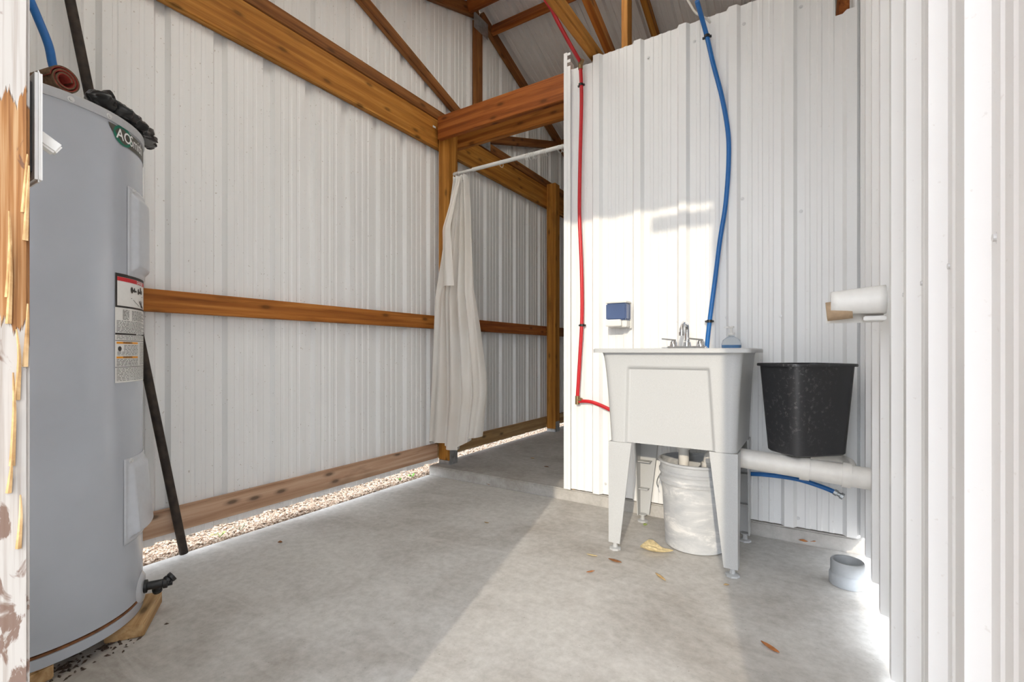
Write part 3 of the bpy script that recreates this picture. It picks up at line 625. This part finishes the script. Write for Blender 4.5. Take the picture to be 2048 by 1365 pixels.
tube('pipe_run', [onY(1488, 948, 2.268), onY(1530, 950, 2.260), onY(1590, 958, 2.25), onY(1640, 973, 2.24), onY(1672, 986, 2.23)], .0090, 'blue_hose', lo_)
a, b = onY(1668, 984, 2.231), onY(1684, 993, 2.226); bm = bmesh.new(); addlathe(bm, [(0, 0), (.0125, 0), (.0125, .012), (.009, .013), (.009, .022), (.013, .023), (.013, .034), (0, .035)], a, 8, b-a); finish('end_fitting', bm, 'zinc', lo_)
# ------------------------------------------------------------------ soap dispenser on the wall
sdp = E('soap_dispenser', onY(1234, 660, YW-.02)); T(sdp, 'wall soap dispenser with a translucent blue tank and white push bar', 'dispenser')
pa, pb = onY(1211, 606, YW-.10), onY(1247, 654, YW-.10); x0, x1, zt_, zb_ = pa.x, pb.x+.012, pa.z, pb.z
box('back_plate', (x0-.002, YW-.0265, zb_-.004), (x1+.002, YW-.0205, zt_+.006), 'white_plastic', sdp, .002)
box('tank', (x0, YW-.098, zb_+.034), (x1, YW-.027, zt_-.004), 'blue_tank', sdp, .006)
box('lid', (x0-.003, YW-.102, zt_-.0035), (x1+.003, YW-.027, zt_+.006), 'white_plastic', sdp, .003)
box('housing', (x0+.004, YW-.088, zb_), (x1-.002, YW-.027, zb_+.033), 'white_plastic', sdp, .004)
box('push_bar', (x0+.002, YW-.112, zb_+.003), (x1-.022, YW-.0885, zb_+.036), 'white_plastic', sdp, .004)
# ------------------------------------------------------------------ utility sink
SX0, SX1, SY0, SY1, SZ = -.755, -.176, 1.795, 2.262, .813
sk = E('utility_sink', (-.465, 2.04, 0)); T(sk, 'grey freestanding utility sink on four tapered legs', 'sink')
def rrect(x0, x1, y0, y1, r, n=8):
    pts = []
    for cx, cy, a0 in ((x1-r, y1-r, 0), (x0+r, y1-r, 90), (x0+r, y0+r, 180), (x1-r, y0+r, 270)):
        for i in range(n+1): a = math.radians(a0+90*i/n); pts.append((cx+r*math.cos(a), cy+r*math.sin(a)))
    return pts
def densify(pts, mx=.012):
    out = []
    for a, b in zip(pts, pts[1:]+pts[:1]):
        k = max(1, int(math.dist(a, b)/mx)); out += [(a[0]+(b[0]-a[0])*i/k, a[1]+(b[1]-a[1])*i/k) for i in range(k)]
    return out
def sstep(a, b, x): t = min(1, max(0, (x-a)/(b-a))); return t*t*(3-2*t)
bm = bmesh.new(); rows = []; ZB = .440; base = densify(rrect(-1, 1, -1, 1, .12, 6), .013)
for k in range(61):
    v = k/60; z = .797+(ZB-.797)*v; cv = v**.55
    x0, x1 = -.729+.036*cv, -.202-.024*cv; y0, y1 = 1.818+.010*cv, 2.250-.012*cv; row = []
    for bx, by in base:
        x = (x0+x1)/2+bx*(x1-x0)/2; y = (y0+y1)/2+by*(y1-y0)/2
        if by < -.98:
            wl_ = -.618-.012*v; wr_ = -.318+.020*v
            dpt = sstep(wl_-.004, wl_+.010, x)*(1-sstep(wr_-.010, wr_+.004, x))*sstep(.155, .185, v); y += .013*dpt
        row.append(bm.verts.new((x, y, z)))
    rows.append(row)
for A, B in zip(rows, rows[1:]):
    for j in range(len(A)): bm.faces.new((A[j], A[(j+1) % len(A)], B[(j+1) % len(B)], B[j]))
bm.faces.new(rows[-1]); 
finish('tub_body', bm, 'sink', sk, True)
bm = bmesh.new(); out = rrect(SX0, SX1, SY0, SY1, .018, 5); inn = rrect(SX0+.045, SX1-.045, SY0+.04, SY1-.10, .05, 5); bot = rrect(SX0+.10, SX1-.10, SY0+.09, SY1-.14, .05, 5)
lv = [[bm.verts.new((x, y, z)) for x, y in P] for P, z in ((inn, .7965), (out, .7965), (out, .809), (rrect(SX0+.004, SX1-.004, SY0+.004, SY1-.004, .016, 5), SZ), (inn, SZ-.002), (bot, .50))]
for A, B in zip(lv, lv[1:]):
    for j in range(len(A)): bm.faces.new((A[j], A[(j+1) % len(A)], B[(j+1) % len(B)], B[j]))
bm.faces.new(lv[-1]); finish('rim_and_basin', bm, 'sink', sk, True)
def leg(xo, yo, sx, sy):
    """L-section leg; xo,yo outer corner; sx,sy point inward"""
    wt, wb = .094, .046; z0, z1 = .032, ZB-.001; t = .005
    bm = bmesh.new()
    def L(wx, wy, z): 
        P = [(0, 0), (wx, 0), (wx, t), (t, t), (t, wy), (0, wy)]
        return [bm.verts.new((xo+sx*a, yo+sy*b, z)) for a, b in P]
    A, B = L(wb, wb*.9, z0), L(wt, wt*.9, z1)
    for j in range(6): bm.faces.new((A[j], A[(j+1) % 6], B[(j+1) % 6], B[j]))
    bm.faces.new(A); bm.faces.new(B)
    for f in (.3, .62):
        z = z0+(z1-z0)*f; ww = wb+(wt-wb)*f
        addbox(bm, (min(xo+sx*t, xo+sx*ww*.8), min(yo+sy*t, yo+sy*ww*.6), z), (max(xo+sx*t, xo+sx*ww*.8), max(yo+sy*t, yo+sy*ww*.6), z+.004))
    lg = finish('leg', bm, 'sink', sk)
    fx, fy = xo+sx*.020, yo+sy*.020
    lathe('leveling_foot', [(0, 0), (.024, 0), (.024, .007), (.010, .010), (.009, .031), (.018, .0315), (.018, .036), (0, .036)], (fx, fy, .0005), 'sink', lg, 8)
for xo, sx in ((-.697, 1), (-.222, -1)):
    for yo, sy in ((1.827, 1), (2.236, -1)): leg(xo, yo, sx, sy)
# faucet
fx = onY(1374, 690, 2.215).x; fc = E('faucet', (fx, 2.215, SZ)); T(fc, 'chrome two handle faucet on the sink ledge', 'faucet')
box('faucet_base', (fx-.085, 2.193, SZ-.0005), (fx+.085, 2.237, SZ+.012), 'chrome', fc, .005)
lathe('spout_base', [(0, .012), (.018, .012), (.016, .03), (.012, .034), (.012, .04), (0, .04)], (fx, 2.215, SZ), 'chrome', fc, 20)
tube('spout', [(fx, 2.215, SZ+.035), (fx, 2.215, SZ+.085), (fx, 2.205, SZ+.108), (fx, 2.175, SZ+.116), (fx, 2.140, SZ+.108), (fx, 2.118, SZ+.088), (fx, 2.112, SZ+.070)], .0095, 'chrome', fc, 14)
lathe('aerator', [(0, 0), (.012, 0), (.012, .016), (0, .016)], (fx, 2.112, SZ+.056), 'chrome', fc, 16)
for s in (-1, 1):
    hx = fx+s*.058; h_ = lathe('handle_body', [(0, .012), (.019, .012), (.016, .030), (.010, .038), (0, .040)], (hx, 2.215, SZ), 'chrome', fc, 18)
    board('lever', (hx+.012, 2.215, SZ+.039), (hx-.050, 2.185, SZ+.046), .007, .014, 'chrome', fc)
# hand soap bottle
bx = onY(1459, 690, 2.16).x; sb = E('soap_bottle', (bx, 2.215, SZ)); T(sb, 'clear hand soap bottle with blue liquid on the sink ledge', 'bottle')
lathe('bottle_body', [(0, 0), (.036, 0), (.039, .006), (.039, .02), (.034, .036), (.022, .047), (.012, .052), (.012, .058), (0, .058)], (bx, 2.215, SZ), 'clear_plastic', sb, 30)
lathe('liquid', [(0, .002), (.030, .002), (.033, .007), (.033, .016), (0, .016)], (bx, 2.215, SZ), 'blue_soap', sb, 24)
pm = lathe('pump', [(0, .0585), (.0135, .0585), (.0135, .068), (.005, .069), (.005, .088), (.011, .089), (.011, .096), (0, .097)], (bx, 2.215, SZ), 'white_plastic', sb, 16)
box('pump_nozzle', (bx-.030, 2.209, SZ+.0885), (bx-.0105, 2.221, SZ+.0955), 'white_plastic', pm, .002)
# ------------------------------------------------------------------ drain
dp = E('drain_pipe', (-.3, 1.98, .37)); T(dp, 'white drain pipe with trap running from the sink to the right wall', 'pipe')
DX, DY = -.455, 2.055
tube('tailpiece', [(DX, DY, .439), (DX, DY, .33)], .021, 'pvc', dp, 18)
lathe('slip_nut', [(.021, 0), (.031, 0), (.031, .020), (.027, .024), (.021, .024)], (DX, DY, .395), 'pvc', dp, 10, closed=True)
tube('trap_bend', [(DX, DY, .335), (DX, DY, .290), (DX+.02, DY-.004, .258), (DX+.055, DY-.010, .245), (DX+.088, DY-.016, .262), (DX+.100, DY-.018, .30), (DX+.102, DY-.018, .345)], .020, 'pvc', dp, 16)
lathe('slip_nut', [(.020, 0), (.030, 0), (.030, .018), (.026, .022), (.020, .022)], (DX+.102, DY-.018, .335), 'pvc', dp, 10, closed=True)
tube('trap_elbow', [(DX+.102, DY-.018, .345), (DX+.104, DY-.020, .372), (DX+.118, DY-.026, .392), (DX+.145, DY-.036, .400), (DX+.175, DY-.046, .400)], .022, 'pvc', dp, 16)
lathe('rubber_coupling', [(.022, 0), (.030, 0), (.031, .03), (.022, .032)], (DX+.168, DY-.045, .400), 'zinc', dp, 18, (1, -.30, 0), closed=True)
pl, pr = onY(1480, 920, 1.985), Vector((XR-.004, 1.985, .372)); pl = Vector((-.262, 1.990, .398))
tube('main_pipe', [pl, pr], .0365, 'pvc', dp, 28)
d_ = (pr-pl).normalized()
for t_, l_ in ((onY(1600, 938, 1.985).x, .030), (onY(1684, 945, 1.985).x, .026)):
    c = pl+d_*((t_-pl.x)/d_.x); lathe('coupling', [(.0365, 0), (.042, 0), (.042, l_), (.0365, l_)], c, 'pvc', dp, 28, d_, closed=True)
tube('vent_loop', [(-.10, 2.150, .402), (.02, 2.150, .402), (.085, 2.145, .402), (.115, 2.10, .398), (.115, 2.03, .385)], .014, 'pvc', dp, 12)
# bucket
bkc = Vector((-.412, 2.068, .001)); bk = E('bucket', bkc); T(bk, 'paint smeared grey plastic bucket under the sink', 'bucket')
lathe('bucket_body', [(0, 0), (.112, 0), (.118, .004), (.133, .262), (.142, .264), (.144, .274), (.135, .279), (.137, .300), (.143, .302), (.144, .312), (.138, .316), (.139, .340), (.146, .343), (.146, .352), (.138, .353), (.136, .345), (.116, .012), (0, .010)], bkc, 'bucket', bk, 56)
ha = [Vector((bkc.x-.140*math.cos(a*math.pi/12), bkc.y-.140*math.sin(a*math.pi/12)*.16-.02, bkc.z+.285-.05*math.sin(a*math.pi/12))) for a in range(0, 13)]
ca, sa = math.cos(2.2), math.sin(2.2)
hb = [bkc+Vector((-.150*math.cos(t), .150*math.sin(t), .288-.075*math.sin(min(t*1.0, math.pi)))) for t in [(-.35)+k*(math.pi*1.0)/16 for k in range(17)]]
hb = [bkc+Vector((.152*math.cos(a), .152*math.sin(a), .286-.060*math.sin((a-math.radians(150))/math.pi*math.pi))) for a in [math.radians(150+k*180/18) for k in range(19)] if a < math.radians(215)]
tube('bail_handle', hb, .0022, 'zinc', bk, 8, 3)
# ------------------------------------------------------------------ waste bin
BA = math.radians(44); bc = Vector((-.022, 2.062)); BZ0, BZ1 = .4290, .757
wb_ = E('waste_bin', (bc.x, bc.y, BZ0)); T(wb_, 'black plastic waste bin wedged on the drain pipe beside the sink', 'bin')
def brow(w_, d_2, r, z):
    return [Vector((bc.x+x*math.cos(BA)-y*math.sin(BA), bc.y+x*math.sin(BA)+y*math.cos(BA), z)) for x, y in rrect(-w_/2, w_/2, -d_2/2, d_2/2, r, 7)]
def loft(name, rowsp, mat, parent, cap0=True, cap1=False, closed=False):
    bm = bmesh.new(); R = [[bm.verts.new(p) for p in r] for r in rowsp]
    prs = list(zip(R, R[1:]))+([(R[-1], R[0])] if closed else [])
    for A, B in prs:
        for j in range(len(A)): bm.faces.new((A[j], A[(j+1) % len(A)], B[(j+1) % len(A)], B[j]))
    if cap0: bm.faces.new(R[0])
    if cap1: bm.faces.new(R[-1])
    return finish(name, bm, mat, parent, True)
W0, D0, W1, D1 = .225, .165, .268, .205
loft('bin_body', [brow(W0-.012, D0-.012, .035, BZ0), brow(W0, D0, .04, BZ0+.006), brow(W1, D1, .045, BZ1-.004), brow(W1-.008, D1-.008, .042, BZ1-.004), brow(W0-.008, D0-.008, .036, BZ0+.010), brow(.02, .02, .005, BZ0+.010)], 'bin_black', wb_)
loft('bin_rim', [brow(W1+.001, D1+.001, .045, BZ1-.010), brow(W1+.018, D1+.018, .052, BZ1-.010), brow(W1+.020, D1+.020, .053, BZ1-.004), brow(W1+.016, D1+.016, .051, BZ1), brow(W1+.001, D1+.001, .045, BZ1)], 'bin_black', wb_, cap0=False, closed=True)
# ------------------------------------------------------------------ toilet roll holder
tpY = 1.515; th_ = E('toilet_roll_holder', (.10, tpY+.03, .90)); T(th_, 'white hooded toilet roll holder on the ribbed right wall', 'roll holder')
def hood(u, v):
    a = math.radians(-70+280*u); x = .156-.116*v; r = .036-.007*v
    return Vector((x, tpY+.008-r*math.cos(a)*.95, .932-.004*v+r*math.sin(a)))
grid('hood', hood, 28, 8, 'white_plastic', th_, thick=.004)
lathe('hood_end', [(0, 0), (.033, 0), (.035, .003), (.033, .005), (0, .006)], (.1515, tpY+.008, .931), 'white_plastic', th_, 28, (1, 0, 0))
box('holder_plate', (.030, tpY+.052, .878), (.157, tpY+.062, .925), 'white_plastic', th_, .002)
box('holder_arm', (.110, tpY+.0, .880), (.157, tpY+.0515, .892), 'white_plastic', th_, .002)
tr2 = lathe('toilet_roll', [(.014, 0), (.025, 0), (.025, .055), (.014, .055)], (.031, tpY+.010, .907), 'cardboard', None, 28, (1, 0, .10), closed=True)
T(tr2, 'nearly empty brown toilet roll inside the white holder', 'toilet roll')
# ------------------------------------------------------------------ grey pipe coupling on the floor
gc = onZ(1698, 1150, 0); gc = Vector((.100, 1.990, .001))
lathe('pipe_coupling', [(.036, .0), (.051, 0), (.053, .004), (.053, .036), (.051, .040), (.049, .042), (.049, .078), (.047, .083), (.041, .083), (.038, .080), (.032, .045), (.032, .0)], gc, 'grey_pvc', None, 48, closed=True)
T(bpy.data.objects['pipe_coupling'], 'grey plastic pipe coupling standing on the floor by the right wall', 'coupling')
# ------------------------------------------------------------------ dead leaves
def leaf(px_, py_, z, L, W, ang, mat, label, curl=.25, lobes=0):
    c = onZ(px_, py_, z); r = random.Random(int(px_*7+py_)); bm = bmesh.new(); n1, n2 = 9, 5; V = []
    for i in range(n1):
        t = i/(n1-1); row = []; hw = W/2*(math.sin(math.pi*min(1, t*.94+.04)))**.8*(1+(.45*math.sin(lobes*math.pi*t*2) if lobes else 0))
        for j in range(n2):
            s = j/(n2-1)*2-1; zz = abs(s)**1.5*hw*curl*1.6+L*curl*.35*(t-.5)**2*2+r.uniform(0, .0012)
            x, y = (t-.5)*L, s*hw; row.append(bm.verts.new((c.x+x*math.cos(ang)-y*math.sin(ang), c.y+x*math.sin(ang)+y*math.cos(ang), z+.0012+zz)))
        V.append(row)
    for A, B in zip(V, V[1:]):
        for j in range(n2-1): bm.faces.new((A[j], A[j+1], B[j+1], B[j]))
    o = finish('dead_leaf', bm, mat, None, True, loc=(c.x, c.y, z)); m = o.modifiers.new('thickness', 'SOLIDIFY'); m.thickness = .0006
    T(o, label, 'leaf', 'dead leaves'); return o
leaf(1616, 1088, 0, .075, .048, .2, 'leaf_orange', 'large curled orange leaf at the foot of the concrete step', .5, 1.5)
leaf(1540, 1299, 0, .055, .014, -.6, 'leaf_orange', 'narrow rusty brown leaf alone on the open floor', .5)
leaf(1230, 1125, 0, .055, .016, -.1, 'leaf_brown', 'narrow brown leaf beside the sink\'s front left foot', .4)
leaf(1181, 1146, 0, .034, .009, .9, 'leaf_orange', 'thin orange leaf sliver on the floor left of the sink', .4)
leaf(1321, 1157, 0, .060, .014, -.7, 'leaf_tan', 'pale tan leaf on the floor before the bucket', .3)
leaf(1184, 1113, 0, .045, .012, .1, 'leaf_yellow', 'faded straw coloured leaf near the front left sink foot', .3)
leaf(1313, 1106, 0, .125, .060, .25, 'leaf_yellow', 'broad curled yellow leaf leaning at the bucket base', .55, 1.0)
leaf(1291, 1052, 0, .025, .018, 1.2, 'leaf_green', 'small greenish leaf behind the bucket near the step', .5)
leaf(1119, 996, 0, .048, .022, -.3, 'leaf_orange', 'orange leaf lying against the step left of the sink', .5)
leaf(976, 971, 0, .045, .018, -.3, 'leaf_brown', 'brown leaf against the step in the shade', .6)
leaf(1093, 935, STEP, .030, .012, .1, 'leaf_brown', 'small brown leaf on the raised slab in the sun', .3)
leaf(1065, 918, STEP, .028, .014, .5, 'leaf_tan', 'tan leaf on the raised slab in the shade', .3)
leaf(973, 1047, 0, .026, .009, .1, 'leaf_tan', 'tiny tan leaf on the shaded floor before the step', .3)
leaf(560, 1087, 0, .020, .014, .6, 'leaf_brown', 'small brown leaf on the shaded floor near the gravel', .5)
leaf(1672, 1098, 0, .050, .016, .1, 'leaf_brown', 'dark brown leaf between the step and the grey coupling', .4)
leaf(1453, 1172, 0, .020, .010, .6, 'leaf_tan', 'small tan leaf beside the sink\'s front right foot', .4)
